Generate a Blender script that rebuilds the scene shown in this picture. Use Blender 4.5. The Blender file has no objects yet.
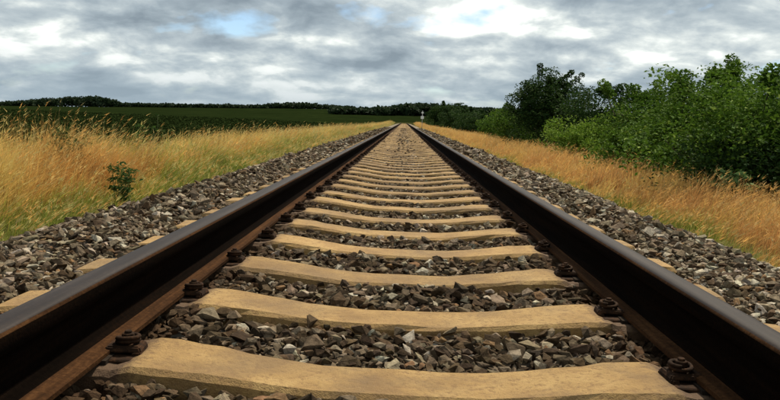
import bpy, bmesh, math, random
import numpy as np
from mathutils import Vector, Matrix

random.seed(7)
rng = np.random.default_rng(11)
S = bpy.context.scene
COL = S.collection
R = math.radians

# ------------------------------------------------------------------ camera
F, PW, PH = 756.0, 780.0, 400.0            # focal length in photograph pixels
VPX, VPY, ROLL = 404.0, 121.5, R(2.6)      # where the track vanishes, camera roll
CAM = Vector((-0.02, 0.0, 0.617))
cd = bpy.data.cameras.new('camera'); cam = bpy.data.objects.new('camera', cd); COL.objects.link(cam)
cd.sensor_fit = 'HORIZONTAL'; cd.sensor_width = 36; cd.lens = 36 * F / PW
cd.clip_start = 0.02; cd.clip_end = 6000
d = Vector((VPX - PW / 2, PH / 2 - VPY, -F)).normalized()
u = Vector((math.sin(ROLL), math.cos(ROLL), 0)); u = (u - u.dot(d) * d).normalized()
r = d.cross(u)
cam.matrix_world = Matrix.Translation(CAM) @ Matrix((r, d, u)).to_4x4()
S.camera = cam
def hor(px): return VPY + (px - VPX) * math.tan(ROLL)
def px_x(px, Y): return CAM.x + (px - VPX) / F * Y
def px_z(px, y, Y): return CAM.z + (hor(px) - y) / F * Y

# ------------------------------------------------------------------ world, sun, exposure
SUN_EL, SUN_AZ = R(56), R(24)              # azimuth measured from +Y towards +X
W = bpy.data.worlds.new('World'); S.world = W; W.use_nodes = True
nt = W.node_tree; nt.nodes.clear()
def N(t, ty, **kw):
    n = t.nodes.new(ty)
    for k, v in kw.items(): setattr(n, k, v)
    return n
def math_n(t, op, a, b=None, c=None, clamp=False):
    n = N(t, 'ShaderNodeMath', operation=op, use_clamp=clamp)
    for i, v in enumerate((a, b, c)):
        if v is None: continue
        if hasattr(v, 'links'): t.links.new(v, n.inputs[i])
        else: n.inputs[i].default_value = v
    return n.outputs[0]
def ramp_n(t, fac, stops, interp='LINEAR'):
    n = N(t, 'ShaderNodeValToRGB'); cr = n.color_ramp; cr.interpolation = interp
    while len(cr.elements) < len(stops): cr.elements.new(0.5)
    for e, (p, c) in zip(cr.elements, stops):
        e.position = p; e.color = (*c, 1) if len(c) == 3 else c
    t.links.new(fac, n.inputs[0]); return n.outputs[0]
def mix_n(t, fac, a, b, blend='MIX'):
    n = N(t, 'ShaderNodeMix', data_type='RGBA', blend_type=blend)
    for s, v in ((n.inputs[0], fac), (n.inputs[6], a), (n.inputs[7], b)):
        if hasattr(v, 'links'): t.links.new(v, s)
        elif isinstance(v, (int, float)): s.default_value = v
        else: s.default_value = (*v, 1)
    return n.outputs[2]
def noise_n(t, vec, scale, detail=5, rough=.55, dist=0.0):
    n = N(t, 'ShaderNodeTexNoise'); n.inputs['Scale'].default_value = scale
    n.inputs['Detail'].default_value = detail; n.inputs['Roughness'].default_value = rough
    n.inputs['Distortion'].default_value = dist
    if vec is not None: t.links.new(vec, n.inputs['Vector'])
    return n.outputs[0]

sky = N(nt, 'ShaderNodeTexSky', sky_type='NISHITA'); sky.sun_disc = False
sky.sun_elevation = SUN_EL; sky.sun_rotation = SUN_AZ
sky.air_density = 1.0; sky.dust_density = .2; sky.ozone_density = 4.0
tc = N(nt, 'ShaderNodeTexCoord')
sx = N(nt, 'ShaderNodeSeparateXYZ'); nt.links.new(tc.outputs['Generated'], sx.inputs[0])
zz = math_n(nt, 'MAXIMUM', sx.outputs[2], 0.0)
zo = math_n(nt, 'ADD', zz, 0.32)
cx = N(nt, 'ShaderNodeCombineXYZ')
nt.links.new(math_n(nt, 'DIVIDE', sx.outputs[0], zo), cx.inputs[0])
nt.links.new(math_n(nt, 'DIVIDE', sx.outputs[1], zo), cx.inputs[1])
CLOUD_OFF = (37.34, 3.75, 0.0)
def cloud_co(off):
    mp = N(nt, 'ShaderNodeMapping'); mp.inputs['Location'].default_value = tuple(a + b for a, b in zip(CLOUD_OFF, off))
    nt.links.new(cx.outputs[0], mp.inputs[0]); return mp.outputs[0]
p0, p1 = cloud_co((0, 0, 0)), cloud_co((.015, .07, 0))
big = noise_n(nt, p0, 2.1, 2, .45, .1)
med = noise_n(nt, p0, 5.2, 9, .56, .2); med1 = noise_n(nt, p1, 5.2, 3, .5, .2)
edge = math_n(nt, 'MULTIPLY', math_n(nt, 'SUBTRACT', med, med1), .24)          # lit crowns, grey bases
lum = math_n(nt, 'ADD', math_n(nt, 'ADD', math_n(nt, 'MULTIPLY', big, .66), math_n(nt, 'MULTIPLY', med, .34)), edge)
ccol = ramp_n(nt, lum, [(.35, (.205, .255, .295)), (.43, (.30, .36, .40)), (.50, (.42, .48, .505)),
                        (.555, (.60, .65, .64)), (.60, (.84, .87, .83)), (.65, (.92, .94, .90))])
cover = ramp_n(nt, noise_n(nt, p0, 3.6, 5, .5, .1), [(.28, (0, 0, 0)), (.40, (1, 1, 1))])
skyd = mix_n(nt, 1.0, sky.outputs[0], (.10, .10, .10), 'MULTIPLY')
c1 = mix_n(nt, cover, skyd, ccol)
hz = ramp_n(nt, zz, [(0.0, (1, 1, 1)), (.085, (0, 0, 0))])
hzf = math_n(nt, 'MULTIPLY', hz, .8)
c2 = mix_n(nt, hzf, c1, (.27, .345, .40))
up10 = mix_n(nt, 1.0, c2, (10, 10, 10), 'MULTIPLY')
bg = N(nt, 'ShaderNodeBackground'); bg.inputs[1].default_value = 0.1
nt.links.new(up10, bg.inputs[0])
wo = N(nt, 'ShaderNodeOutputWorld'); nt.links.new(bg.outputs[0], wo.inputs[0])

sl = bpy.data.lights.new('sun', 'SUN'); sl.energy = 5.0; sl.angle = R(.53); sl.color = (1, .90, .72)
so = bpy.data.objects.new('sun', sl); COL.objects.link(so)
sd = Vector((math.cos(SUN_EL) * math.sin(SUN_AZ), math.cos(SUN_EL) * math.cos(SUN_AZ), math.sin(SUN_EL)))
so.rotation_euler = sd.to_track_quat('Z', 'Y').to_euler(); so.location = (0, 0, 30)
S.view_settings.view_transform = 'Standard'; S.view_settings.look = 'None'
S.view_settings.exposure = 0.36; S.view_settings.gamma = 1.0
S.view_settings.use_curve_mapping = False

# ------------------------------------------------------------------ helpers
def tag(o, label=None, cat=None, group=None, kind=None):
    if label: o['label'] = label
    if cat: o['category'] = cat
    if group: o['group'] = group
    if kind: o['kind'] = kind
    return o
def link(name, me, parent=None, mat=None):
    o = bpy.data.objects.new(name, me); COL.objects.link(o)
    if parent: o.parent = parent
    if mat and me and not me.materials: me.materials.append(mat)
    return o
def empty(name, loc): 
    o = bpy.data.objects.new(name, None); COL.objects.link(o); o.location = loc; o.empty_display_size = .1
    return o
def np_mesh(name, verts, tris, cols=None, smooth=False):
    me = bpy.data.meshes.new(name)
    verts = np.asarray(verts, np.float32); tris = np.asarray(tris, np.int32)
    nv, nf = len(verts), len(tris)
    me.vertices.add(nv); me.vertices.foreach_set('co', verts.ravel())
    me.loops.add(nf * 3); me.loops.foreach_set('vertex_index', tris.ravel())
    me.polygons.add(nf)
    me.polygons.foreach_set('loop_start', np.arange(0, nf * 3, 3, dtype=np.int32))
    me.polygons.foreach_set('loop_total', np.full(nf, 3, np.int32))
    me.polygons.foreach_set('use_smooth', np.full(nf, smooth, bool))
    if cols is not None:
        a = me.color_attributes.new('tint', 'FLOAT_COLOR', 'POINT')
        c4 = np.ones((nv, 4), np.float32); c4[:, :3] = cols
        a.data.foreach_set('color', c4.ravel())
    me.update(calc_edges=True)
    return me
def py_mesh(name, verts, faces, smooth=False):
    me = bpy.data.meshes.new(name); me.from_pydata([tuple(v) for v in verts], [], faces); me.update()
    if smooth: me.polygons.foreach_set('use_smooth', np.full(len(me.polygons), True))
    return me
def smooth01(a, b, x):
    t = np.clip((np.asarray(x, float) - a) / (b - a), 0, 1); return t * t * (3 - 2 * t)
def tube(path, rad, n=6, closed_ends=True):
    """verts, faces of a tube along path; rad scalar or per-point"""
    V, Fc = [], []
    P = [Vector(p) for p in path]; m = len(P)
    rr = rad if hasattr(rad, '__len__') else [rad] * m
    for i, p in enumerate(P):
        t = (P[min(i + 1, m - 1)] - P[max(i - 1, 0)]).normalized()
        a = t.cross(Vector((0, 0, 1)) if abs(t.z) < .9 else Vector((1, 0, 0))).normalized(); b = t.cross(a)
        for k in range(n):
            q = 2 * math.pi * k / n; V.append(p + (a * math.cos(q) + b * math.sin(q)) * rr[i])
    for i in range(m - 1):
        for k in range(n):
            k2 = (k + 1) % n; Fc.append((i * n + k, i * n + k2, (i + 1) * n + k2, (i + 1) * n + k))
    if closed_ends:
        Fc.append(tuple(range(n - 1, -1, -1))); Fc.append(tuple((m - 1) * n + k for k in range(n)))
    return V, Fc
def merge(parts):
    V, Fc = [], []
    for v, f in parts:
        o = len(V); V += list(v); Fc += [tuple(i + o for i in q) for q in f]
    return V, Fc
def value_noise(x, y, scale, seed):
    g = np.random.default_rng(seed).random((64, 64))
    fx, fy = np.asarray(x) / scale, np.asarray(y) / scale
    ix, iy = np.floor(fx).astype(int), np.floor(fy).astype(int)
    tx, ty = fx - ix, fy - iy; tx = tx * tx * (3 - 2 * tx); ty = ty * ty * (3 - 2 * ty)
    a = g[ix % 64, iy % 64]; b = g[(ix + 1) % 64, iy % 64]; c = g[ix % 64, (iy + 1) % 64]; e = g[(ix + 1) % 64, (iy + 1) % 64]
    return (a * (1 - tx) + b * tx) * (1 - ty) + (c * (1 - tx) + e * tx) * ty

# ------------------------------------------------------------------ materials
def mat(name):
    m = bpy.data.materials.new(name); m.use_nodes = True; t = m.node_tree
    return m, t, t.nodes['Principled BSDF']
def obj_co(t): return N(t, 'ShaderNodeTexCoord').outputs['Object']
def geo_co(t): return N(t, 'ShaderNodeNewGeometry').outputs['Position']
def bump(t, b, h, strength, dist):
    n = N(t, 'ShaderNodeBump'); n.inputs['Strength'].default_value = strength; n.inputs['Distance'].default_value = dist
    t.links.new(h, n.inputs['Height']); t.links.new(n.outputs[0], b.inputs['Normal'])

def concrete_mat():
    m, t, b = mat('concrete'); g = geo_co(t)
    n1 = noise_n(t, g, 5, 6, .6); n2 = noise_n(t, g, 60, 6, .7); n3 = noise_n(t, g, 260, 3, .6)
    c = ramp_n(t, n1, [(.3, (.185, .103, .032)), (.5, (.285, .172, .056)), (.72, (.38, .250, .094))])
    c = mix_n(t, ramp_n(t, n2, [(.36, (1, 1, 1)), (.50, (0, 0, 0))]), c, (.19, .105, .034))
    c = mix_n(t, ramp_n(t, n3, [(.62, (0, 0, 0)), (.70, (.6, .6, .6))]), c, (.14, .10, .05))
    oi = N(t, 'ShaderNodeObjectInfo')
    c = mix_n(t, 1.0, c, ramp_n(t, oi.outputs['Random'], [(0, (.72, .70, .66)), (.5, (.94, .94, .94)), (1, (1.10, 1.10, 1.12))]), 'MULTIPLY')
    n4 = noise_n(t, g, 2.2, 7, .7, .6)
    c = mix_n(t, ramp_n(t, n4, [(.47, (0, 0, 0)), (.66, (.8, .8, .8))]), c, (.135, .082, .036))
    so_ = N(t, 'ShaderNodeSeparateXYZ'); t.links.new(obj_co(t), so_.inputs[0])
    dz = math_n(t, 'ADD', so_.outputs[2], math_n(t, 'MULTIPLY', math_n(t, 'SUBTRACT', n2, .5), .05))
    c = mix_n(t, ramp_n(t, math_n(t, 'MULTIPLY', dz, -10), [(.12, (0, 0, 0)), (.42, (.8, .8, .8))]), c, (.10, .052, .022))   # darker brown towards the bottom of the sides
    # rust wash where the rails and clips sit
    s = N(t, 'ShaderNodeSeparateXYZ'); t.links.new(obj_co(t), s.inputs[0])
    dx = math_n(t, 'ABSOLUTE', math_n(t, 'SUBTRACT', math_n(t, 'ABSOLUTE', s.outputs[0]), .76))
    w = math_n(t, 'ADD', dx, math_n(t, 'MULTIPLY', math_n(t, 'SUBTRACT', n2, .5), .10))
    c = mix_n(t, ramp_n(t, w, [(.12, (.94, .94, .94)), (.17, (0, 0, 0))]), c, (.062, .030, .012))
    t.links.new(c, b.inputs['Base Color']); b.inputs['Roughness'].default_value = .9
    h = math_n(t, 'ADD', n2, math_n(t, 'MULTIPLY', n3, .5)); bump(t, b, h, .75, .009)
    return m
def rail_mat(name, cols, rough, metal, streak=True, spec=.08):
    m, t, b = mat(name); b.inputs['Specular IOR Level'].default_value = spec; g = geo_co(t)
    mp = N(t, 'ShaderNodeMapping'); mp.inputs['Scale'].default_value = (30, 1.2 if streak else 20, 30)
    t.links.new(g, mp.inputs[0])
    n1 = noise_n(t, mp.outputs[0], 1.5, 6, .6); n2 = noise_n(t, g, 90, 5, .65)
    f = math_n(t, 'ADD', math_n(t, 'MULTIPLY', n1, .6), math_n(t, 'MULTIPLY', n2, .4))
    c = ramp_n(t, f, [(.35, cols[0]), (.5, cols[1]), (.65, cols[2])])
    t.links.new(c, b.inputs['Base Color']); b.inputs['Metallic'].default_value = metal
    rr = math_n(t, 'ADD', math_n(t, 'MULTIPLY', n2, .2), rough - .1); t.links.new(rr, b.inputs['Roughness'])
    bump(t, b, n2, .6 if spec < .1 else .15, .004 if spec < .1 else .001)
    return m
def tint_mat(name, rough=.85, transl=0.0, nscale=0, bumpd=0.0, spec=.3):
    m, t, b = mat(name)
    a = N(t, 'ShaderNodeAttribute', attribute_name='tint')
    c = a.outputs['Color']
    if nscale:
        n = noise_n(t, geo_co(t), nscale, 5, .65)
        c = mix_n(t, 1.0, c, ramp_n(t, n, [(.3, (.50, .46, .42)), (.7, (1.55, 1.50, 1.42))]), 'MULTIPLY')
        if bumpd: bump(t, b, n, .6, bumpd)
    t.links.new(c, b.inputs['Base Color']); b.inputs['Roughness'].default_value = rough
    b.inputs['Specular IOR Level'].default_value = spec
    if transl:
        tr = N(t, 'ShaderNodeBsdfTranslucent'); t.links.new(c, tr.inputs[0])
        mx = N(t, 'ShaderNodeMixShader'); mx.inputs[0].default_value = transl
        t.links.new(b.outputs[0], mx.inputs[1]); t.links.new(tr.outputs[0], mx.inputs[2])
        t.links.new(mx.outputs[0], t.nodes['Material Output'].inputs[0])
    return m
def plain_mat(name, c0, c1, scale=12, rough=.8, metal=0.0, bumpd=0.003):
    m, t, b = mat(name); n = noise_n(t, geo_co(t), scale, 6, .65)
    t.links.new(ramp_n(t, n, [(.32, c0), (.68, c1)]), b.inputs['Base Color'])
    b.inputs['Roughness'].default_value = rough; b.inputs['Metallic'].default_value = metal
    bump(t, b, n, .5, bumpd); return m
def bed_mat():
    m, t, b = mat('ballast_bed'); g = geo_co(t)
    v = N(t, 'ShaderNodeTexVoronoi'); v.inputs['Scale'].default_value = 18; t.links.new(g, v.inputs['Vector'])
    sv = N(t, 'ShaderNodeSeparateColor'); t.links.new(v.outputs['Color'], sv.inputs[0])
    c = ramp_n(t, sv.outputs[0], [(0, (.055, .04, .028)), (.55, (.13, .095, .062)), (.85, (.21, .16, .10)), (1, (.36, .32, .26))])
    t.links.new(c, b.inputs['Base Color']); b.inputs['Roughness'].default_value = .95
    bump(t, b, v.outputs['Distance'], 1.0, .03); return m
def ground_mat():
    m, t, b = mat('field_and_soil'); g = geo_co(t)
    s = N(t, 'ShaderNodeSeparateXYZ'); t.links.new(g, s.inputs[0])
    mp = N(t, 'ShaderNodeMapping'); mp.inputs['Scale'].default_value = (1, .12, 1); mp.inputs['Rotation'].default_value = (0, 0, .5)
    t.links.new(g, mp.inputs[0])
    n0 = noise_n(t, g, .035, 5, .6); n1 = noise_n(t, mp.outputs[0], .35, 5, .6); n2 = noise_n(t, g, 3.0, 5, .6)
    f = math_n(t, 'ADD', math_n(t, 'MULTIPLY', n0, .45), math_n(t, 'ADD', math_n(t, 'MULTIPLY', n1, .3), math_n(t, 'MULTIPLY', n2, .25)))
    field = ramp_n(t, f, [(.36, (.0055, .0098, .0028)), (.5, (.0090, .0145, .0042)), (.64, (.0145, .0215, .006))])  # cloud shadow over the field is put into this dark green
    soil = ramp_n(t, n2, [(.35, (.05, .045, .018)), (.65, (.11, .10, .035))])
    near = ramp_n(t, math_n(t, 'MULTIPLY', math_n(t, 'ABSOLUTE', s.outputs[0]), .1), [(.60, (1, 1, 1)), (.72, (0, 0, 0))])
    near = math_n(t, 'MULTIPLY', near, ramp_n(t, math_n(t, 'MULTIPLY', s.outputs[1], .004), [(.8, (1, 1, 1)), (.95, (0, 0, 0))]))
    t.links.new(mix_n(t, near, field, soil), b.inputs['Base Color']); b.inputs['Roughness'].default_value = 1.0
    b.inputs['Specular IOR Level'].default_value = 0
    bump(t, b, n2, .8, .12); return m

M_CON = concrete_mat()
M_HEAD = rail_mat('worn_rail_head', ((.009, .0055, .0045), (.017, .011, .009), (.036, .026, .022)), .56, .05, True, .11)
M_WEB = rail_mat('dark_rail_web', ((.0022, .0014, .0010), (.0040, .0025, .0017), (.0085, .0045, .0026)), .95, 0, True, .01)  # near-black tone for web, head sides and the inner foot slope
M_FOOT = rail_mat('rusty_rail_foot', ((.016, .0075, .0035), (.040, .018, .0075), (.082, .038, .015)), .9, 0, True, .03)
M_CLIP = rail_mat('rusty_clip_steel', ((.010, .0055, .0035), (.023, .012, .0065), (.060, .027, .012)), .85, 0, False)
M_PAD = plain_mat('rubber_pad', (.012, .009, .007), (.028, .020, .014), 40, .95); M_PAD.node_tree.nodes['Principled BSDF'].inputs['Specular IOR Level'].default_value = .05
M_STONE = tint_mat('ballast_stone', .95, 0, 70, .010, .1)
M_BED = bed_mat()
M_GROUND = ground_mat()
M_GRASS = tint_mat('dry_grass', .7, .38, 0, 0, .2)
M_LEAF = tint_mat('leaf', .75, .26, 0, 0, .08)
M_CROP = tint_mat('crop_leaf', 1.0, .1, 0, 0, 0.0)
M_BARK = plain_mat('bark', (.025, .018, .012), (.075, .058, .040), 25, .95, 0, .01)
M_STEM = plain_mat('green_stem', (.05, .08, .02), (.10, .13, .04), 30, .8)
M_WHITE = plain_mat('white_paint', (.62, .62, .58), (.80, .80, .76), 9, .5)
M_GREY = plain_mat('grey_post_paint', (.30, .30, .29), (.46, .46, .44), 9, .6)

# ------------------------------------------------------------------ terrain
SEAT = .034                                  # rail seat above the middle of a sleeper (z = 0)
def terrain(x, y):
    x = np.asarray(x, float); y = np.asarray(y, float)
    a = np.abs(x)
    base = -.60 + .22 * (1 - smooth01(3.2, 6.5, a))
    ang = np.clip(x / np.maximum(y, 30) * 650, -420, 160)
    rise = np.clip((y - 60) / 590, 0, 1) ** 2 * (11.4 + .0345 * ang)
    corr = smooth01(5, 45, a); corr = np.maximum(corr, smooth01(150, 270, y))
    far = 1 + 0 * y
    und = .05 * (value_noise(x, y, 2.7, 3) - .5) * smooth01(2.6, 4, a)
    z = base + rise * corr * far + und
    # the soil drops away below the ballast bed
    return np.where((a < 2.55) & (y < 222), np.minimum(z, -.62), z)
def make_ground():
    xs = np.concatenate([-np.geomspace(4000, 12, 44), np.linspace(-11, -2.6, 22), [-2.5, 2.5], np.linspace(2.6, 11, 22), np.geomspace(12, 4000, 44)])
    ys = np.concatenate([[-60, -30, -15, -8], np.linspace(-5, 30, 50), np.geomspace(31, 5000, 90)])
    X, Y = np.meshgrid(xs, ys, indexing='ij'); Z = terrain(X, Y)
    V = np.stack([X, Y, Z], -1).reshape(-1, 3); ny = len(ys)
    i, j = np.meshgrid(np.arange(len(xs) - 1), np.arange(ny - 1), indexing='ij'); a = (i * ny + j).ravel()
    T = np.concatenate([np.stack([a, a + ny, a + ny + 1], 1), np.stack([a, a + ny + 1, a + 1], 1)])
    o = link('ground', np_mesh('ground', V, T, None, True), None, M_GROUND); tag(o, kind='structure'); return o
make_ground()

def bed_z(x, y):
    a = np.abs(np.asarray(x, float))
    z = -.016 + .030 * smooth01(.30, .66, a) - .034 * smooth01(.92, 1.12, a) + .022 * smooth01(1.3, 1.5, a)
    z = z - .37 * np.clip((a - 1.62) / 1.1, 0, 1) ** 1.15
    z = z + .05 * (value_noise(x, y, .45, 5) - .5) * smooth01(.95, 1.4, a) + .022 * (value_noise(x, y, .21, 6) - .5)
    return z
Y_END = 240
def make_bed():
    xs = np.concatenate([np.linspace(-2.85, -1.2, 12), np.linspace(-1.1, 1.1, 15), np.linspace(1.2, 2.85, 12)])
    ys = np.concatenate([np.linspace(-2.5, 25, 140), np.geomspace(25.3, Y_END, 80)])
    X, Y = np.meshgrid(xs, ys, indexing='ij'); Z = bed_z(X, Y) - .03
    V = np.stack([X, Y, Z], -1).reshape(-1, 3); ny = len(ys)
    i, j = np.meshgrid(np.arange(len(xs) - 1), np.arange(ny - 1), indexing='ij'); a = (i * ny + j).ravel()
    T = np.concatenate([np.stack([a, a + ny, a + ny + 1], 1), np.stack([a, a + ny + 1, a + 1], 1)])
    o = link('ballast_bed', np_mesh('ballast_bed', V, T, None, True), None, M_BED)
    return tag(o, kind='structure')
BED = make_bed()

# ------------------------------------------------------------------ sleepers
SL_Y0, SL_D, SL_N = 1.738, 0.600, 300
sl_y = [SL_Y0 + SL_D * k for k in range(SL_N)]
rs = random.Random(5)
def sleeper_mesh(seed):
    q = np.random.default_rng(seed)
    xs = np.array([-1.25, -1.235, -1.15, -1.02, -.92, -.84, -.7525, -.67, -.652, -.635, -.61, -.56, -.50, -.45, -.38, -.3, -.2, -.1, 0])
    xs = np.concatenate([xs, -xs[:-1][::-1]])
    V, Fc = [], []
    for i, x in enumerate(xs):
        a = abs(x)
        zt = .046 * float(smooth01(.12, .66, a)) - (.046 - SEAT) * float(smooth01(.61, .655, a)) - .028 * float(smooth01(.92, 1.25, a))
        ht = .093 + .022 * float(smooth01(.25, .62, a)); hb = ht + .032
        end = i in (0, len(xs) - 1)
        if end: zt -= .016; ht -= .012; hb -= .006
        j = lambda s: float(q.normal(0, s))
        sec = [(-hb, -.17), (-ht - .010 + j(.002), zt - .013 + j(.002)), (-ht + .004 + j(.0025), zt + j(.0012)), (-ht * .3, zt + j(.001)),
               (ht * .3, zt + j(.001)), (ht - .004 + j(.0025), zt + j(.0012)), (ht + .010 + j(.002), zt - .013 + j(.002)), (hb, -.17)]
        V += [(x, y, z) for y, z in sec]
    n = 8
    for i in range(len(xs) - 1):
        for k in range(n):
            k2 = (k + 1) % n; Fc.append((i * n + k, (i + 1) * n + k, (i + 1) * n + k2, i * n + k2))
    Fc.append(tuple(range(n))); Fc.append(tuple((len(xs) - 1) * n + k for k in range(n - 1, -1, -1)))
    me = py_mesh('sleeper', V, Fc); me.materials.append(M_CON); return me
SLM = [sleeper_mesh(s) for s in range(6)]

# fastenings: cast shoulder, bent spring clip, rubber pad (shared meshes)
def bm_mesh(name, bm, m, smooth=False):
    me = bpy.data.meshes.new(name); bm.to_mesh(me); bm.free(); me.materials.append(m)
    if smooth: me.polygons.foreach_set('use_smooth', np.full(len(me.polygons), True))
    return me
def blk(bm, cx, cy, cz, sx, sy, sz, tx=.8, ty=.9):
    for v in bmesh.ops.create_cube(bm, size=1)['verts']:
        up_ = v.co.z > 0
        v.co = Vector((cx + v.co.x * sx * (tx if up_ else 1), cy + v.co.y * sy * (ty if up_ else 1), cz + v.co.z * sz))
def shoulder_mesh():                              # base plate ribs either side of the foot
    bm = bmesh.new(); blk(bm, -.034, 0, .002, .064, .150, .010, .96, .97)
    bmesh.ops.bevel(bm, geom=bm.edges[:], offset=.003, segments=1, affect='EDGES')
    return bm_mesh('base_plate', bm, M_CLIP)
def clip_mesh():                                  # clamp bearing on the rail foot
    bm = bmesh.new(); blk(bm, -.024, 0, .024, .104, .080, .016, .84, .82); blk(bm, -.062, 0, .012, .026, .092, .018, .8, .9)
    bmesh.ops.bevel(bm, geom=bm.edges[:], offset=.004, segments=2, affect='EDGES')
    return bm_mesh('clamp_plate', bm, M_CLIP)
def washer_mesh():                                # double coil spring washer
    pts = [(-.030 + .029 * math.cos(a), .025 * math.sin(a), .037 + .0095 * a / (2 * math.pi) + .003 * math.sin(a)) for a in np.linspace(0, 3.4 * math.pi, 25)]
    v, f = tube(pts, .0062, 6); me = py_mesh('spring_washer', v, f, True); me.materials.append(M_CLIP); return me
def bolt_mesh():
    bm = bmesh.new()
    for rad, z0, z1, n in ((.0185, .046, .062, 6), (.0105, .02, .069, 10)):
        vs_ = bmesh.ops.create_cone(bm, cap_ends=True, segments=n, radius1=rad, radius2=rad * .96, depth=z1 - z0)['verts']
        for v in vs_: v.co += Vector((-.030, 0, (z0 + z1) / 2))
    bmesh.ops.bevel(bm, geom=bm.edges[:], offset=.0018, segments=1, affect='EDGES')
    return bm_mesh('bolt', bm, M_CLIP)
def pad_mesh():
    V = [(sx * .078, sy * .085, z) for z in (0, .010) for sx, sy in ((-1, -1), (1, -1), (1, 1), (-1, 1))]
    me = py_mesh('rail_pad', V, [(3, 2, 1, 0), (4, 5, 6, 7), (0, 1, 5, 4), (1, 2, 6, 5), (2, 3, 7, 6), (3, 0, 4, 7)])
    me.materials.append(M_PAD); return me
CLIP, SHO, PAD, WASH, BOLT = clip_mesh(), shoulder_mesh(), pad_mesh(), washer_mesh(), bolt_mesh()
RX = .7525
ORD = ['second', 'third', 'fourth', 'fifth', 'sixth', 'seventh', 'eighth', 'ninth', 'tenth', 'eleventh', 'twelfth', 'thirteenth', 'fourteenth', 'fifteenth']
for k, y in enumerate(sl_y):
    o = link('concrete_sleeper', SLM[k % 6] if k < 40 else SLM[(k * 7) % 6])
    o.location = (rs.uniform(-.012, .012), y + rs.uniform(-.010, .010), rs.uniform(-.004, .003))
    o.rotation_euler = (0, rs.uniform(-.003, .003), rs.uniform(-.007, .007))
    if k == 0: lab = 'tan concrete sleeper nearest the camera, at the bottom of the photo'
    elif k <= len(ORD): lab = '%s tan concrete sleeper counted from the camera' % ORD[k - 1]
    else: lab = 'far tan concrete sleeper between the rails, beyond the fifteenth from the camera'
    tag(o, lab, 'sleeper', 'concrete sleepers under the rails')
    if k < 50:
        for s in (-1, 1):
            p = link('rail_pad', PAD, o); p.location = (s * RX, 0, SEAT + .0005)
            for side in (-1, 1):
                ex = s * RX + side * .072; rz = 0 if side < 0 else math.pi
                dy, tw = rs.uniform(-.006, .006), rs.uniform(-.10, .10)
                for nm, me in (('base_plate', SHO), ('clamp_plate', CLIP), ('spring_washer', WASH), ('bolt', BOLT)):
                    if k > 24 and nm in ('spring_washer',): continue
                    h = link(nm, me, o); h.location = (ex, 0 if nm == 'base_plate' else dy, SEAT + .0008)
                    h.rotation_euler = (0, 0, rz + (0 if nm == 'base_plate' else tw))
                    h.scale = (.86, .92, 1 if nm == 'base_plate' else .84)
# the sleepers past the three hundredth run on to where the track is lost
vs, fs = [], []
for k in range(SL_N, int((Y_END - SL_Y0) / SL_D)):
    y = SL_Y0 + SL_D * k
    vs_k = [(sx * 1.25, y + sy * w, z) for z, w in ((-.17, .14), (.03, .11)) for sx, sy in ((-1, -1), (1, -1), (1, 1), (-1, 1))]
    vs.append((vs_k, [(3, 2, 1, 0), (4, 5, 6, 7), (0, 1, 5, 4), (1, 2, 6, 5), (2, 3, 7, 6), (3, 0, 4, 7)]))
v, f = merge(vs)
tag(link('sleepers', py_mesh('sleepers', v, f), None, M_CON), 'last far sleepers of the track near the horizon', 'sleepers', None, 'stuff')

# ------------------------------------------------------------------ rails
ZB = SEAT + .0115
def strip(profile, ys, x0, close):
    V, Fc = [], []; n = len(profile)
    for i, y in enumerate(ys):
        wob = .0015 * math.sin(y * .8 + x0 * 3)
        V += [(x0 + px + wob, y, ZB + pz * 1.08) for px, pz in profile]
    for i in range(len(ys) - 1):
        for k in range(n if close else n - 1):
            k2 = (k + 1) % n; Fc.append((i * n + k, (i + 1) * n + k, (i + 1) * n + k2, i * n + k2))
    if close: Fc.append(tuple(range(n))); Fc.append(tuple((len(ys) - 1) * n + k for k in range(n - 1, -1, -1)))
    return V, Fc
head = [(-.030, .112), (-.0335, .116), (-.0350, .147), (-.0325, .1535), (-.026, .1572), (-.013, .1587), (0, .1590)]
head = head + [(-a, b) for a, b in head[:-1][::-1]] + [(.0102, .1075), (-.0102, .1075)]
web = [(-.010, .024), (-.0092, .040), (-.0088, .075), (-.010, .110), (.010, .110), (.0088, .075), (.0092, .040), (.010, .024)]
foot = [(-.070, .0005), (-.070, .0105), (-.060, .0125), (-.030, .0175), (-.017, .024), (-.010, .032), (.010, .032), (.017, .024), (.030, .0175), (.060, .0125), (.070, .0105), (.070, .0005)]
rys = list(np.linspace(-2.5, 20, 46)) + list(np.geomspace(21, Y_END, 50))
for s, lab in ((-1, 'long steel rail on the left, its head shining grey blue'), (1, 'long steel rail on the right, its head dull brown')):
    e = empty('rail', (s * RX, 0, 0)); tag(e, lab, 'rail', 'the two rails of the track')
    for nm, prof, m in (('rail_head', head[::-1], M_HEAD), ('rail_web', web[::-1], M_WEB), ('rail_foot', foot[::-1], M_FOOT)):
        v, f = strip(prof[::-1], rys, 0, True)
        me = py_mesh(nm, v, f)
        bmx = bmesh.new(); bmx.from_mesh(me); bmesh.ops.recalc_face_normals(bmx, faces=bmx.faces[:]); bmx.to_mesh(me); bmx.free()
        if nm == 'rail_head':
            me.materials.append(M_WEB); me.materials.append(M_HEAD); me.materials.append(M_FOOT)
            for p in me.polygons:
                zc = (p.center.z - ZB) / 1.08
                p.material_index = 1 if zc > .1548 else (2 if zc > .1495 else 0)
            me.polygons.foreach_set('use_smooth', np.full(len(me.polygons), True))
        if nm == 'rail_foot':                       # the slope below the web takes the darker web colour
            me.materials.append(M_FOOT); me.materials.append(M_WEB)
            for p in me.polygons:
                p.material_index = 1 if abs(p.center.x) < .030 and p.center.z > ZB + .01 else 0
        link(nm, me, e, m)

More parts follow.
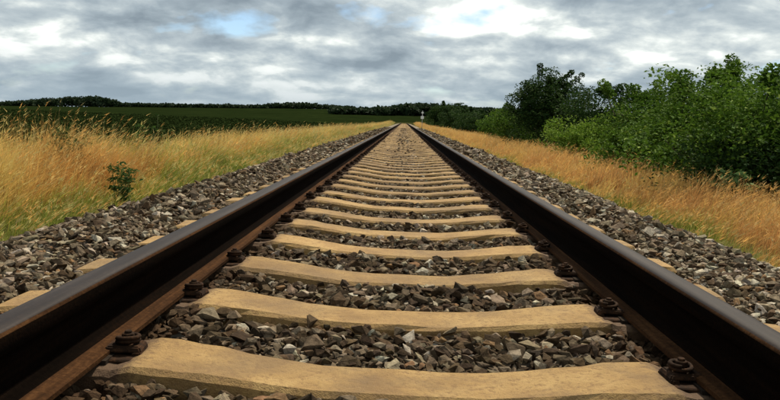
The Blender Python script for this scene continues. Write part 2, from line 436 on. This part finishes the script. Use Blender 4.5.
# ------------------------------------------------------------------ ballast stones
def rock(seed, npts):
    q = np.random.default_rng(seed); bm = bmesh.new()
    p = q.normal(0, 1, (npts, 3)); p /= np.linalg.norm(p, axis=1)[:, None]
    p *= q.uniform(.80, 1.10, (npts, 1)); p *= np.array([1.28, .95, .60]) * q.uniform(.82, 1.18, 3)
    for a in p: bm.verts.new(a)
    res = bmesh.ops.convex_hull(bm, input=bm.verts[:])
    for v in [g for g in bm.verts if not g.link_faces]: bm.verts.remove(v)
    bmesh.ops.triangulate(bm, faces=bm.faces[:]); bmesh.ops.recalc_face_normals(bm, faces=bm.faces[:])
    bm.verts.index_update()
    V = np.array([v.co[:] for v in bm.verts]); T = np.array([[v.index for v in f.verts] for f in bm.faces]); bm.free()
    return V, T
def rand_rot(n, q, tilt=1.0):
    A = q.normal(0, 1, (n, 4)); A /= np.linalg.norm(A, axis=1)[:, None]
    if tilt < 1:                                  # mostly lying on a flat side
        A = np.stack([np.cos(A[:, 0] * 9), q.normal(0, tilt, n), q.normal(0, tilt, n), np.sin(A[:, 0] * 9)], 1); A /= np.linalg.norm(A, axis=1)[:, None]
    w, x, y, z = A.T
    return np.stack([np.stack([1 - 2 * (y * y + z * z), 2 * (x * y - z * w), 2 * (x * z + y * w)], -1),
                     np.stack([2 * (x * y + z * w), 1 - 2 * (x * x + z * z), 2 * (y * z - x * w)], -1),
                     np.stack([2 * (x * z - y * w), 2 * (y * z + x * w), 1 - 2 * (x * x + y * y)], -1)], 1)
def stone_cols(x, q):
    n = len(x); u = q.random(n)
    pal = np.array([(.034, .023, .014), (.060, .041, .024), (.086, .066, .045), (.130, .102, .070), (.20, .165, .120), (.29, .26, .21), (.14, .085, .045)])
    pi = np.array([.20, .27, .24, .14, .065, .05, .04]); po = np.array([.06, .16, .24, .24, .16, .08, .06]); pr = np.array([.05, .12, .19, .22, .20, .17, .05])
    pl = np.where((x < -.95)[:, None], po, np.where((x > .95)[:, None], pr, pi))
    idx = (np.cumsum(pl / pl.sum(1, keepdims=True), 1) < u[:, None]).sum(1).clip(0, 6)
    c = pal[idx] * q.uniform(.75, 1.25, (n, 1)) * q.uniform(.95, 1.05, (n, 3))
    st = (1 - smooth01(.10, .26, np.abs(np.abs(x) - RX)))[:, None] * .85      # rust and brake dust along the rails
    return c * (1 - st) + st * (np.array((.034, .019, .010)) + c * .18)
def scatter(y0, y1, sp, size, npts, nvar, seed, extra=.35, extent=2.78):
    q = np.random.default_rng(seed)
    gx, gy = np.meshgrid(np.arange(-extent, extent, sp), np.arange(y0, y1, sp))
    x = gx.ravel() + q.uniform(-.5, .5, gx.size) * sp; y = gy.ravel() + q.uniform(-.5, .5, gx.size) * sp
    ne = int(len(x) * extra); lay = np.concatenate([np.zeros(len(x)), np.ones(ne)])
    x = np.concatenate([x, q.uniform(-extent, extent, ne)]); y = np.concatenate([y, q.uniform(y0, y1, ne)])
    s = size * np.exp(q.normal(0, .33, len(x))).clip(.45, 1.9)
    edge = np.abs(x) > 2.5 - .0
    keep = ~(edge & (q.random(len(x)) < (np.abs(x) - 2.45) / .45))
    dy = np.abs((y - SL_Y0 + SL_D / 2) % SL_D - SL_D / 2)
    insl = (np.abs(x) < 1.27 + s * .4) & (dy < .112 + s * .42) & (y > SL_Y0 - .4)
    keep &= ~insl
    near_rail = np.abs(np.abs(x) - RX) < .085 + s * .3
    keep &= ~(near_rail & (lay > 0))
    x, y, s, lay, near_rail = x[keep], y[keep], s[keep], lay[keep], near_rail[keep]
    z = bed_z(x, y) + lay * s * .62 - s * .12 + q.uniform(-.22, .22, len(x)) * s - near_rail * .012
    ctr = np.abs(x) < .66; fl = smooth01(3.0, 6.0, y) * ctr
    z = z * (1 - fl) + fl * (-.006 + .012 * smooth01(8, 18, y) + .042 * smooth01(.25, .66, np.abs(x)) - s * .56 + q.uniform(-.16, .12, len(x)) * s)
    # stones pushed up against a sleeper ride a little higher or lower
    Rm = rand_rot(len(x), q, .21); var = q.integers(0, nvar, len(x)); col = stone_cols(x, q)
    return dict(p=np.stack([x, y, z], 1), s=s, R=Rm, v=var, c=col, lay=lay, rocks=[rock(seed * 100 + i, npts) for i in range(nvar)])
def bake_stones(D, sel):
    Vs, Ts, Cs = [], [], []; off = 0
    for vi, (rv, rt) in enumerate(D['rocks']):
        i = np.where(sel & (D['v'] == vi))[0]
        if not len(i): continue
        P = np.einsum('nij,vj->nvi', D['R'][i] * D['s'][i][:, None, None], rv) + D['p'][i][:, None, :]
        nv = len(rv)
        T = rt[None] + (np.arange(len(i)) * nv)[:, None, None] + off
        Vs.append(P.reshape(-1, 3)); Ts.append(T.reshape(-1, 3)); Cs.append(np.repeat(D['c'][i], nv, 0)); off += len(i) * nv
    return Vs, Ts, Cs, off
near = scatter(1.15, 4.2, .029, .0168, 12, 30, 1, .5)
mid = scatter(4.4, 14, .042, .0235, 9, 14, 2, .3)
farb = scatter(14, 70, .108, .045, 8, 10, 3, .2)
# the three hundred that show largest are objects of their own
P = near['p']; fwd = P[:, 1] - 0.0
pxx = VPX + (P[:, 0] - CAM.x) / fwd * F; pyy = VPY + (pxx - VPX) * math.tan(ROLL) + (CAM.z - P[:, 2]) / fwd * F
score = near['s'] / fwd * ((pxx > 2) & (pxx < 778) & (pyy < 396) & (fwd > 1.4))
score *= np.where(np.abs(np.abs(P[:, 0]) - RX) < .16, 0, 1) * np.where((P[:, 0] < -.7), .6, 1) * (1 + .25 * near['lay'])
top = np.argsort(-score)[:300]; single = np.zeros(len(P), bool); single[top] = True
for i in top:
    rv, rt = near['rocks'][near['v'][i]]
    V = (near['R'][i] * near['s'][i]) @ rv.T
    me = np_mesh('stone', V.T, rt, np.repeat(near['c'][i][None], len(rv), 0)); me.materials.append(M_STONE)
    o = link('stone', me, BED); o.location = P[i]
Vs, Ts, Cs = [], [], []; off = 0
for D, sel in ((near, ~single), (mid, np.ones(len(mid['s']), bool)), (farb, np.ones(len(farb['s']), bool))):
    a, b, c, n = bake_stones(D, sel)
    Vs += a; Ts += [t + off for t in b]; Cs += c; off += n
o = link('stones', np_mesh('stones', np.concatenate(Vs), np.concatenate(Ts), np.concatenate(Cs)), BED, M_STONE); o['kind'] = 'stuff'

# ------------------------------------------------------------------ grass
def blades(base, h, lean, bend, width, col, segs, tipcol=None, headw=None):
    """curved tapering blades; base (n,3), lean (n,2) unit direction, bend fraction. headw widens the tip to a seed head"""
    n = len(base); q = rng
    ts = np.linspace(0, 1, segs + 1)
    side = np.stack([-lean[:, 1], lean[:, 0]], 1); ang = q.uniform(0, math.pi, n)
    sd_ = np.stack([np.cos(ang), np.sin(ang)], 1)
    V = np.zeros((n, 2 * segs + 1, 3)); C = np.zeros((n, 2 * segs + 1, 3))
    tip = col if tipcol is None else tipcol
    for i, t in enumerate(ts):
        ctr = base.copy()
        ctr[:, :2] += lean * (bend * h * (t ** 1.8))[:, None]
        ctr[:, 2] += h * t * (1 - .35 * bend * t)
        cc = col * (1 - t) + tip * t
        if i < segs:
            w = width * (1 - .45 * t)
            if headw is not None and i == segs - 1: w = np.maximum(w, headw)
            V[:, 2 * i, :] = ctr; V[:, 2 * i + 1, :] = ctr
            V[:, 2 * i, :2] -= sd_ * (w / 2)[:, None]; V[:, 2 * i + 1, :2] += sd_ * (w / 2)[:, None]
            C[:, 2 * i] = cc; C[:, 2 * i + 1] = cc
        else:
            V[:, 2 * i, :] = ctr; C[:, 2 * i] = cc
    T = []
    for i in range(segs - 1): T += [(2 * i, 2 * i + 1, 2 * i + 3), (2 * i, 2 * i + 3, 2 * i + 2)]
    T.append((2 * segs - 2, 2 * segs - 1, 2 * segs))
    T = np.array(T)[None] + (np.arange(n) * (2 * segs + 1))[:, None, None]
    return V.reshape(-1, 3), T.reshape(-1, 3), C.reshape(-1, 3)
class Acc:
    def __init__(s): s.V, s.T, s.C, s.n = [], [], [], 0
    def add(s, v, t, c): s.V.append(v); s.T.append(t + s.n); s.C.append(c); s.n += len(v)
    def mesh(s, name): return np_mesh(name, np.concatenate(s.V), np.concatenate(s.T), np.concatenate(s.C))
STRAW = np.array((.68, .49, .15)); ORANGE = np.array((.52, .215, .065)); GREEN = np.array((.075, .155, .016)); LIME = np.array((.21, .29, .035)); PALE = np.array((.68, .55, .24))
def grass_zone(acc, x0, x1, y0, y1, dens, segs, wmul, hfun, cfun, tuft=26, heads=.35, wind=(.8, -.15), windk=.55, seeds=6, pale=.6, bg=.30):
    area = abs(x1 - x0) * (y1 - y0); nt_ = max(1, int(area * dens / tuft))
    tx = rng.uniform(min(x0, x1), max(x0, x1), nt_); ty = rng.uniform(y0, y1, nt_)
    k = tuft; n = nt_ * k
    rad = np.abs(rng.normal(0, .085, n)) * (1 + .3 * wmul); an = rng.uniform(0, 2 * math.pi, n)
    ox, oy = np.cos(an) * rad, np.sin(an) * rad
    x = np.repeat(tx, k) + ox; y = np.repeat(ty, k) + oy
    tb = np.repeat(rng.uniform(.62, 1.22, nt_), k); tl = np.repeat(rng.normal(0, .35, (nt_, 2)), k, 0)
    h = hfun(x, y) * np.repeat(rng.uniform(.62, 1.2, nt_), k) * rng.uniform(.5, 1.1, n); h = np.minimum(h, hfun(x, y) * 1.08)
    keep = h > .04; tb, tl = tb[keep], tl[keep]; x, y, h, ox, oy, an = x[keep], y[keep], h[keep], ox[keep], oy[keep], an[keep]; n = len(x)
    col = cfun(x, y, n) * tb[:, None]
    lean = np.stack([np.cos(an), np.sin(an)], 1) * rng.uniform(.1, .6, (n, 1)) + tl + np.array(wind) * windk * rng.uniform(.4, 1.6, (n, 1))
    ll = np.linalg.norm(lean, axis=1); lean /= ll[:, None] + 1e-6
    bend = (np.clip(ll, .1, 1.5) * .62 * rng.uniform(.5, 1.3, n)).clip(.05, .95)
    base = np.stack([x, y, terrain(x, y) - .02], 1)
    hd = rng.random(n) < heads
    w = rng.uniform(.0030, .0062, n) * wmul
    tipc = col * .72 + STRAW * .28; col = col * (1 - bg) + LIME * bg * rng.uniform(.5, 1.1, (n, 1))
    if (~hd).any(): acc.add(*blades(base[~hd], h[~hd], lean[~hd], bend[~hd], w[~hd], col[~hd], segs, tipc[~hd]))
    if hd.any():
        m = int(hd.sum()); B, Hh, Ln, Bd = base[hd], h[hd] * 1.15, lean[hd], bend[hd] * .85
        hc = np.where(rng.random((m, 1)) < pale, PALE * .6 + col[hd] * .4, ORANGE * .6 + STRAW * .5) * rng.uniform(.75, 1.15, (m, 1)) * (.4 + .6 * tb[hd])[:, None]
        acc.add(*blades(B, Hh, Ln, Bd, w[hd] * .6, col[hd], segs, hc))
        K = seeds
        t_ = rng.uniform(.74, 1.0, (m, K)); P_ = np.repeat(B[:, None, :], K, 1)
        P_[:, :, :2] += Ln[:, None, :] * (Bd * Hh)[:, None, None] * (t_ ** 1.8)[:, :, None]
        P_[:, :, 2] += Hh[:, None] * t_ * (1 - .35 * Bd[:, None] * t_)
        P_ = P_.reshape(-1, 3) + rng.normal(0, .005 * wmul ** .5, (m * K, 3))
        acc.add(*seed_tris(P_, np.repeat(Ln, K, 0), rng.uniform(.035, .075, m * K) * (.6 + .4 * wmul), np.repeat(hc, K, 0)))
def seed_tris(P_, ln, sz, col):
    n = len(P_); a = rng.normal(0, .14, (n, 3)); a[:, :2] += ln * .8; a[:, 2] += .6; a /= np.linalg.norm(a, axis=1)[:, None]
    b = rng.normal(0, 1, (n, 3)); b -= (b * a).sum(1, keepdims=True) * a; b /= np.linalg.norm(b, axis=1)[:, None]
    V = np.stack([P_ - b * sz[:, None] * .05, P_ + b * sz[:, None] * .05, P_ + a * sz[:, None]], 1)
    T = np.array([(0, 1, 2)])[None] + (np.arange(n) * 3)[:, None, None]
    return V.reshape(-1, 3), T.reshape(-1, 3), np.repeat(col, 3, 0)
def mixc(a, b, f): return a * (1 - f[:, None]) + b * f[:, None]
def cl(x, y, n):
    g = .5 + 1.5 * (value_noise(x + 50, y, 1.1, 21) * .6 + value_noise(x + 50, y, .45, 22) * .4 - .5); g = g + rng.normal(0, .10, n) + .30 * (1 - smooth01(-4.6, -3.6, x)) - .12
    c = mixc(np.tile(ORANGE, (n, 1)), np.tile(STRAW, (n, 1)), smooth01(.36, .64, g))
    gn = .42 + 1.3 * (value_noise(x + 20, y + 9, 1.1, 25) - .5) + rng.normal(0, .12, n) + (.98 + .1 * smooth01(12, 25, y)) * smooth01(-3.6 - .5 * smooth01(9, 22, y), -3.0, x)
    c = mixc(c, np.tile(LIME, (n, 1)), smooth01(.52, .70, gn) * .9); c = mixc(c, np.tile(GREEN, (n, 1)), smooth01(.72, .98, gn) * .9)
    return c * rng.uniform(.75, 1.2, (n, 1))
def hl(x, y):
    v = .20 + (.42 + .24 * (1 - smooth01(8.5, 12.5, y))) * (1 - smooth01(-3.9, -2.9, x))
    v = v * (.55 + .45 * smooth01(-5.9, -5.2, x))
    edge = 1 - smooth01(-2.85, -2.6, x + .18 * (value_noise(x, y, .5, 33) - .5))
    return v * edge * (.70 + .45 * value_noise(x, y, .8, 31) + .2 * value_noise(x, y, .25, 35))
def cr(x, y, n):
    g = value_noise(x + 50, y, .9, 41) * .6 + value_noise(x, y, .4, 42) * .4 + rng.normal(0, .14, n)
    c = mixc(np.tile(np.array((.50, .225, .085)), (n, 1)), np.tile(STRAW, (n, 1)), smooth01(.54, .84, g))
    gn = value_noise(x + 20, y + 9, 1.2, 45) * .75 + rng.normal(0, .10, n) + .6 * (1 - smooth01(2.85, 3.25, x))
    c = mixc(c, np.tile(LIME, (n, 1)), smooth01(.62, .85, gn) * .8); c = mixc(c, np.tile(GREEN, (n, 1)), smooth01(.78, 1.0, gn) * .8)
    return c * rng.uniform(.75, 1.2, (n, 1))
def hr(x, y):
    v = .16 + .36 * smooth01(2.85, 3.5, x)
    edge = smooth01(2.62, 2.9, x + .18 * (value_noise(x, y, .5, 34) - .5))
    return v * edge * (.8 + .4 * value_noise(x, y, .9, 32))
A = Acc()
grass_zone(A, -5.9, -2.6, 4.2, 10, 1850, 3, 1.15, hl, cl, 34, .17, seeds=3, windk=.9)
grass_zone(A, -5.9, -2.6, 10, 22, 800, 3, 1.75, hl, cl, 34, .17, seeds=3, windk=.9)
grass_zone(A, -5.9, -2.6, 22, 55, 300, 2, 3.5, hl, cl, 24, .3, seeds=2)
grass_zone(A, -5.9, -2.6, 55, 225, 50, 2, 11, hl, cl, 24, .2, seeds=1)
tag(link('grass_verge', A.mesh('grass_verge'), None, M_GRASS), 'tall golden grass leaning in the wind left of the track', 'grass', None, 'stuff')
A = Acc()
grass_zone(A, 2.65, 5.2, 4.6, 11, 2000, 3, 1.0, hr, cr, 40, .2, (.7, -.3), .7, seeds=3, pale=.25, bg=.10)
grass_zone(A, 2.65, 5.4, 11, 24, 850, 3, 1.65, hr, cr, 40, .2, (.7, -.3), .7, seeds=3, pale=.25, bg=.10)
grass_zone(A, 2.65, 5.6, 24, 60, 320, 2, 3.6, hr, cr, 30, .3, (.7, -.3), .5, seeds=2, pale=.25, bg=.10)
grass_zone(A, 2.65, 5.8, 60, 225, 50, 2, 11, hr, cr, 30, .2, (.7, -.3), .5, seeds=1, pale=.25, bg=.10)
tag(link('grass_verge', A.mesh('grass_verge'), None, M_GRASS), 'orange dry grass strip between the ballast and the hedge', 'grass', None, 'stuff')

# ------------------------------------------------------------------ leaves, bushes, trees
def leaf_quads(ctr, nrm_up, size, col, q, asp=.55):
    """rhombic folded leaves (2 triangles each) at ctr (n,3)"""
    n = len(ctr)
    a = q.normal(0, 1, (n, 3)); a[:, 2] *= .55; a /= np.linalg.norm(a, axis=1)[:, None]
    up = q.normal(0, .55, (n, 3)); up[:, 2] += nrm_up
    b = np.cross(up, a); b /= np.linalg.norm(b, axis=1)[:, None] + 1e-9
    nn = np.cross(a, b)
    s = size[:, None]
    V = np.stack([ctr - a * s * .5, ctr + b * s * asp * .5 + nn * s * .08, ctr + a * s * .5, ctr - b * s * asp * .5 + nn * s * .08], 1)
    T = np.array([(0, 1, 2), (0, 2, 3)])[None] + (np.arange(n) * 4)[:, None, None]
    return V.reshape(-1, 3), T.reshape(-1, 3), np.repeat(col, 4, 0)
def limb(a, b, r0, r1, q, n=5, wob=.06):
    a, b = np.array(a), np.array(b); L = np.linalg.norm(b - a); pts = []
    for i in range(n + 1):
        t = i / n; p = a * (1 - t) + b * t + (q.normal(0, wob * L * .5, 3) if 0 < i < n else 0)
        pts.append(tuple(p))
    return pts, [r0 * (1 - i / n) + r1 * i / n for i in range(n + 1)]
def bush(name, label, cat, x, y, ztop, w, depth, leaf, ncl, lpc, pal, seed, group=None, tree=False, shoots=10, clr=.34, lobes=7):
    sc = max(1, w / 4); clr *= sc; ncl = int(ncl * .52); lpc = int(lpc * 2.3); shoots = shoots // 2 + 2
    q = np.random.default_rng(seed); zg = float(terrain(x, y)) - .03; H = ztop - zg
    e = empty(name, (x, y, zg)); tag(e, label, cat, group)
    # crown volume: several overlapping lobes
    L = []
    for i in range(lobes):
        a = q.uniform(0, 2 * math.pi); rr = q.uniform(.15, .62)
        hz_ = q.uniform(.30, .72) if not tree else q.uniform(.40, .74)
        L.append((math.cos(a) * rr * w * .5, math.sin(a) * rr * depth * .5, H * hz_, w * q.uniform(.22, .34), depth * q.uniform(.22, .34), H * q.uniform(.20, .30)))
    L.append((0, 0, H * .62, w * .27, depth * .27, H * .34))
    L.append((q.uniform(-.1, .1) * w, 0, H * .30, w * .44, depth * .44, H * .30))
    tops_ = [(q.normal(0, .05 * w), q.normal(0, .05 * w), H * .62) for _ in range(1 if tree else 4)]
    centers = []
    for i in range(ncl):
        l = L[q.integers(len(L))]; v = q.normal(0, 1, 3); v /= np.linalg.norm(v); v *= q.uniform(.45, 1.0) ** .6
        p = np.array([l[0] + v[0] * l[3], l[1] + v[1] * l[4], l[2] + v[2] * l[5]])
        p[2] = np.clip(p[2], .08, H * 1.0); centers.append(p)
    # leafy shoots standing out of the top
    limbs = []
    for i in range(shoots):
        l = L[q.integers(len(L))]; bx = l[0] + q.uniform(-.6, .6) * l[3]; by = l[1] + q.uniform(-.6, .6) * l[4]
        z0 = l[2] + l[5] * .7; z1 = min(z0 + H * q.uniform(.08, .24), H * 1.04); dx, dy = q.normal(0, .10 * H, 2)
        pa, ra = limb(tops_[0], (bx, by, max(z0 - .25, H * .3)), .018, .011, q, 3, .03); pb, rb = limb((bx, by, max(z0 - .25, H * .3)), (bx + dx, by + dy, z1), .011, .004, q, 3, .03)
        limbs.append((pa + pb[1:], ra + rb[1:]))
        for t in np.linspace(.35, 1, 4): centers.append(np.array([bx + dx * t, by + dy * t, z0 + (z1 - z0) * t]))
    C = np.array(centers); nc = len(C)
    # leaves
    cp = np.repeat(C, lpc, 0); rad = np.where(np.arange(nc) >= ncl, clr * .40, clr * q.uniform(.65, 1.25, nc))
    off = q.normal(0, 1, cp.shape); off[:, 2] += .25; off /= np.linalg.norm(off, axis=1)[:, None]
    off *= (q.uniform(.45, 1.0, len(cp)) ** .6 * np.repeat(rad, lpc))[:, None]; off[:, 2] *= .8
    P_ = cp + off; P_[:, 2] = np.maximum(P_[:, 2], .03)
    f1 = np.repeat(q.random(nc), lpc)[:, None] * .65 + q.random((len(P_), 1)) * .35
    col = pal[0] * (1 - f1) + pal[1] * f1
    col = np.where(q.random((len(P_), 1)) < .05, pal[2], col) * q.uniform(.8, 1.2, (len(P_), 1))
    v, t, c = leaf_quads(P_, .55, leaf * .80 * q.uniform(.6, 1.3, len(P_)), col, q)
    link('crown', np_mesh('crown', v, t, c), e, M_LEAF)
    # stems
    nst = 1 if tree else 4; parts = []
    for s in range(nst):
        bx, by = (0, 0) if tree else q.normal(0, .10 * w, 2)
        tp = tops_[s]
        r0 = .07 if tree else .035; r0 *= max(1, H / 3)
        parts.append(tube(*limb((bx, by, -.1), tp, r0, r0 * .35, q)))
        for j in range(9 if tree else 5):
            t_ = q.uniform(.2, .95); st = np.array((bx, by, 0)) * (1 - t_) + np.array(tp) * t_
            en = C[q.integers(ncl)]
            parts.append(tube(*limb(st, en, r0 * .35, .006, q, 4), n=5))
    for l in limbs: parts.append(tube(*l, n=4))
    V, Fc = merge(parts); link('trunk', py_mesh('trunk', V, Fc, True), e, M_BARK)
    return e
def P3(*c): return [np.array(a) for a in c]
DARK = P3((.014, .034, .008), (.034, .068, .014), (.08, .12, .03))
MIDG = P3((.024, .060, .007), (.100, .180, .018), (.20, .28, .05))
BRIGHT = P3((.075, .145, .014), (.18, .27, .030), (.28, .36, .07))
HG = 'bushes of the hedge right of the track'
def bx_(name, label, px, ytop, Y, w, dep, leaf, ncl, lpc, pal, seed, **k):
    cat = k.pop('cat', 'bush'); return bush(name, label, cat, px_x(px, Y), Y, px_z(px, ytop, Y), w, dep, leaf, ncl, lpc, pal, seed, HG if cat == 'bush' else None, **k)
bx_('hedge_bush', 'tall leafy bush cut by the right edge of the photo', 790, 67, 10.6, 3.6, 3.0, .085, 495, 42, MIDG, 1, shoots=16, lobes=9)
bx_('hedge_bush', 'big green bush with leafy shoots against the sky, second from the right edge', 716, 64, 13.6, 3.4, 3.0, .09, 480, 40, MIDG, 2, shoots=18, lobes=9)
bx_('hedge_bush', 'mid green bush with thin shoots, left of the biggest bush', 664, 84, 17, 3.0, 3.0, .09, 420, 36, MIDG, 3, shoots=14)
bx_('hedge_bush', 'dark bush at the back between the small tree and the tall bushes', 622, 92, 22, 3.6, 3.2, .095, 390, 36, DARK, 4, shoots=12)
bx_('hedge_bush', 'low bright green bush at the edge of the orange grass, below the small tree', 590, 121, 20.5, 2.3, 1.9, .085, 360, 36, BRIGHT, 5, shoots=10)
bx_('hedge_bush', 'low mid green bush beside the bright bush, nearer the camera', 640, 124, 15.5, 2.0, 1.7, .085, 300, 36, MIDG, 6, shoots=8)
bx_('dark_tree', 'small dark tree rising above the hedge', 549, 70, 30, 3.2, 3.0, .11, 760, 36, DARK, 7, tree=True, shoots=18, cat='tree', lobes=16)
bx_('hedge_bush', 'bush at the foot of the small dark tree, on its left', 520, 108, 36, 3.2, 3.0, .11, 300, 32, MIDG, 8, shoots=8)
bx_('hedge_bush', 'round low bush further left of the small dark tree', 498, 110, 48, 3.4, 3.2, .13, 300, 30, MIDG, 9, shoots=6)
bx_('hedge_bush', 'distant hedge bush just right of the black far trees', 484, 112, 62, 4.4, 4, .16, 300, 28, DARK, 10, shoots=6)
bx_('hedge_bush', 'dark bush filling the back of the hedge behind the two tall bushes', 752, 84, 15.5, 4.4, 3.0, .10, 450, 34, DARK, 11, shoots=10)
bx_('hedge_bush', 'dark low growth under the tall bush by the right edge', 748, 138, 10.2, 2.4, 1.6, .08, 300, 36, DARK, 12, shoots=4)
bx_('hedge_bush', 'farthest black green bush standing next to the white sign', 470, 109, 90, 6, 5, .22, 330, 26, DARK, 13, shoots=6)
bx_('far_tree', 'round black green tree beyond the hedge, right of the white sign', 446, 103, 150, 9, 8, .40, 390, 26, DARK, 14, tree=True, shoots=4, cat='tree')
bx_('far_tree', 'wide black green tree beyond the hedge, at its far end', 463, 107, 125, 7, 7, .32, 360, 26, DARK, 15, tree=True, shoots=4, cat='tree')

# weeds and small plants
def weed(label, x, y, h, w, leaf, nst, pal, seed, lpn=10):
    q = np.random.default_rng(seed); zg = float(terrain(x, y)) - .02
    e = empty('weed_plant', (x, y, zg)); tag(e, label, 'plant')
    parts, pts = [], []
    for s in range(nst):
        a = q.uniform(0, 2 * math.pi); b = (math.cos(a) * w * .15, math.sin(a) * w * .15, -.02)
        tp = np.array((math.cos(a) * w * q.uniform(.2, .5), math.sin(a) * w * q.uniform(.2, .5), h * q.uniform(.65, 1)))
        pl, rr = limb(b, tp, .006, .002, q, 4, .03); parts.append(tube(pl, rr, 5))
        for p in pl[1:]:
            for _ in range(lpn): pts.append(np.array(p) + q.normal(0, 1, 3) * np.array((.10, .10, .05)) * w * 1.2)
    V, Fc = merge(parts); link('stem', py_mesh('stem', V, Fc, True), e, M_STEM)
    P_ = np.array(pts); P_[:, 2] = np.maximum(P_[:, 2], .02); f1 = q.random((len(P_), 1)); col = pal[0] * (1 - f1) + pal[1] * f1
    v, t, c = leaf_quads(P_, .7, leaf * q.uniform(.6, 1.2, len(P_)), col, q, .42)
    link('foliage', np_mesh('foliage', v, t, c), e, M_LEAF)
def wx(px, Y): return px_x(px, Y)
WD = P3((.028, .065, .014), (.075, .13, .030), (.06, .1, .04))
weed('dark green weed at the ballast edge below the golden grass', wx(122, 7.9), 7.9, .44, .30, .052, 10, WD, 31, 18)
weed('dark green weed clump inside the golden grass, left of the ballast weed', wx(70, 8.6), 8.6, .80, .42, .07, 10, P3((.03, .06, .015), (.07, .11, .03), (0, 0, 0)), 32, 22)
weed('dark upright weed near the top of the golden grass', wx(141, 12.5), 12.5, .85, .24, .07, 8, WD, 33, 18)
weed('tall thin weed stem sticking up above the golden grass', wx(154, 13), 13, 1.12, .14, .07, 2, WD, 34, 4)
weed('pale green leafy plant at the foot of the hedge near the right edge', wx(736, 9.2), 9.2, .62, .40, .10, 9, P3((.06, .12, .035), (.13, .20, .07), (0, 0, 0)), 35)
weed('small pale green plant left of the leafy plant under the hedge', wx(712, 9.8), 9.8, .50, .34, .09, 7, P3((.06, .12, .035), (.12, .19, .06), (0, 0, 0)), 36)

# field crop beyond the verge
q = np.random.default_rng(77); n = 52000
yy = 14 + (q.random(n) ** 1.5) * 150; xx = -6.8 - q.random(n) * (yy * .62)
row = np.round(xx / .75) * .75 + q.normal(0, .12, n); sz = .10 + yy * .0035
zc = terrain(row, yy) + q.uniform(.0, .09, n)
f1 = q.random((n, 1)); cc = (np.array((.015, .0245, .0068)) * (1 - f1) + np.array((.023, .035, .010)) * f1)  # crop matched to the field, with the cloud shadow in its colour
v, t, c = leaf_quads(np.stack([row, yy, zc], 1), 2.2, sz * q.uniform(.6, 1.2, n), cc, q, .6)
tag(link('field_crop', np_mesh('field_crop', v, t, c), None, M_CROP), 'dark green crop in the field left of the grass verge', 'crop', None, 'stuff')

# far woods along the skyline
def wood(label, Y, tops, step, wid, seed, basedrop=0.0, per=150):
    q = np.random.default_rng(seed); A = Acc(); px0, px1 = tops[0][0], tops[-1][0]
    px = px0
    while px < px1:
        yt = np.interp(px, [a for a, _ in tops], [b for _, b in tops]) + q.uniform(-.5, .9)
        Yd = Y * q.uniform(.96, 1.06); x = px_x(px, Yd); zt = px_z(px, yt, Yd); zg = float(terrain(x, Yd)) - .5
        h = max(zt - zg, 2.5); w = wid * q.uniform(.8, 1.4)
        v_ = q.normal(0, 1, (per, 3)); v_ /= np.linalg.norm(v_, axis=1)[:, None]; v_ *= q.uniform(.5, 1, (per, 1))
        P_ = np.stack([x + v_[:, 0] * w * .5, Yd + v_[:, 1] * w * .5, zg + h * .5 + v_[:, 2] * h * .5], 1)
        f1 = q.random((per, 1)) * .6 + q.random() * .4
        col = np.array((.012, .024, .011)) * (1 - f1) + np.array((.024, .040, .016)) * f1
        A.add(*leaf_quads(P_, .5, np.full(per, max(w, h) * .22) * q.uniform(.6, 1.3, per), col, q, .8))
        px += step * q.uniform(.7, 1.3)
    tag(link('far_wood', A.mesh('far_wood'), None, M_LEAF), label, 'wood', None, 'stuff')
wood('dark wood on the skyline at the far left', 640, [(-30, 101), (14, 100.5), (30, 99), (58, 97), (75, 95.5), (100, 95.8), (114, 98.5), (120, 102)], 2.6, 9, 51)
wood('thin dark tree line along the middle of the far field', 660, [(112, 103), (135, 102), (165, 103), (200, 104), (255, 104.5), (275, 103), (300, 102), (322, 104), (350, 106)], 2.4, 8, 52)
wood('dark wood behind the far end of the track', 430, [(335, 107.5), (365, 107.5), (385, 106.5), (400, 104.5), (418, 103), (432, 103.5), (446, 106), (490, 108), (540, 112)], 2.6, 9, 53)

# white trackside sign at the far end
def sign():
    Y = 120; x = px_x(422, Y); zg = float(terrain(x, Y)); e = empty('trackside_sign', (x, Y, zg))
    tag(e, 'small white trackside sign on a post near the far end of the track', 'sign')
    H = px_z(422, 111, Y) - zg
    v, f = tube([(0, 0, -.1), (0, 0, H * .5), (0, 0, H)], .045, 8); link('post', py_mesh('post', v, f, True), e, M_GREY)
    def board(nm, z0, z1, hw, yo):
        bm = bmesh.new(); vv = bmesh.ops.create_cube(bm, size=1)['verts']
        for a in vv: a.co = Vector((a.co.x * hw * 2, yo + a.co.y * .03, (z0 + z1) / 2 + a.co.z * (z1 - z0)))
        bmesh.ops.bevel(bm, geom=bm.edges[:], offset=.008, segments=2, affect='EDGES')
        me = bpy.data.meshes.new(nm); bm.to_mesh(me); bm.free(); link(nm, me, e, M_WHITE)
    zz_ = lambda y: px_z(422, y, Y) - zg
    board('lower_board', zz_(119.0), zz_(116.2), .24, -.065)
    board('upper_board', zz_(113.6), zz_(112.2), .17, -.065)
sign()
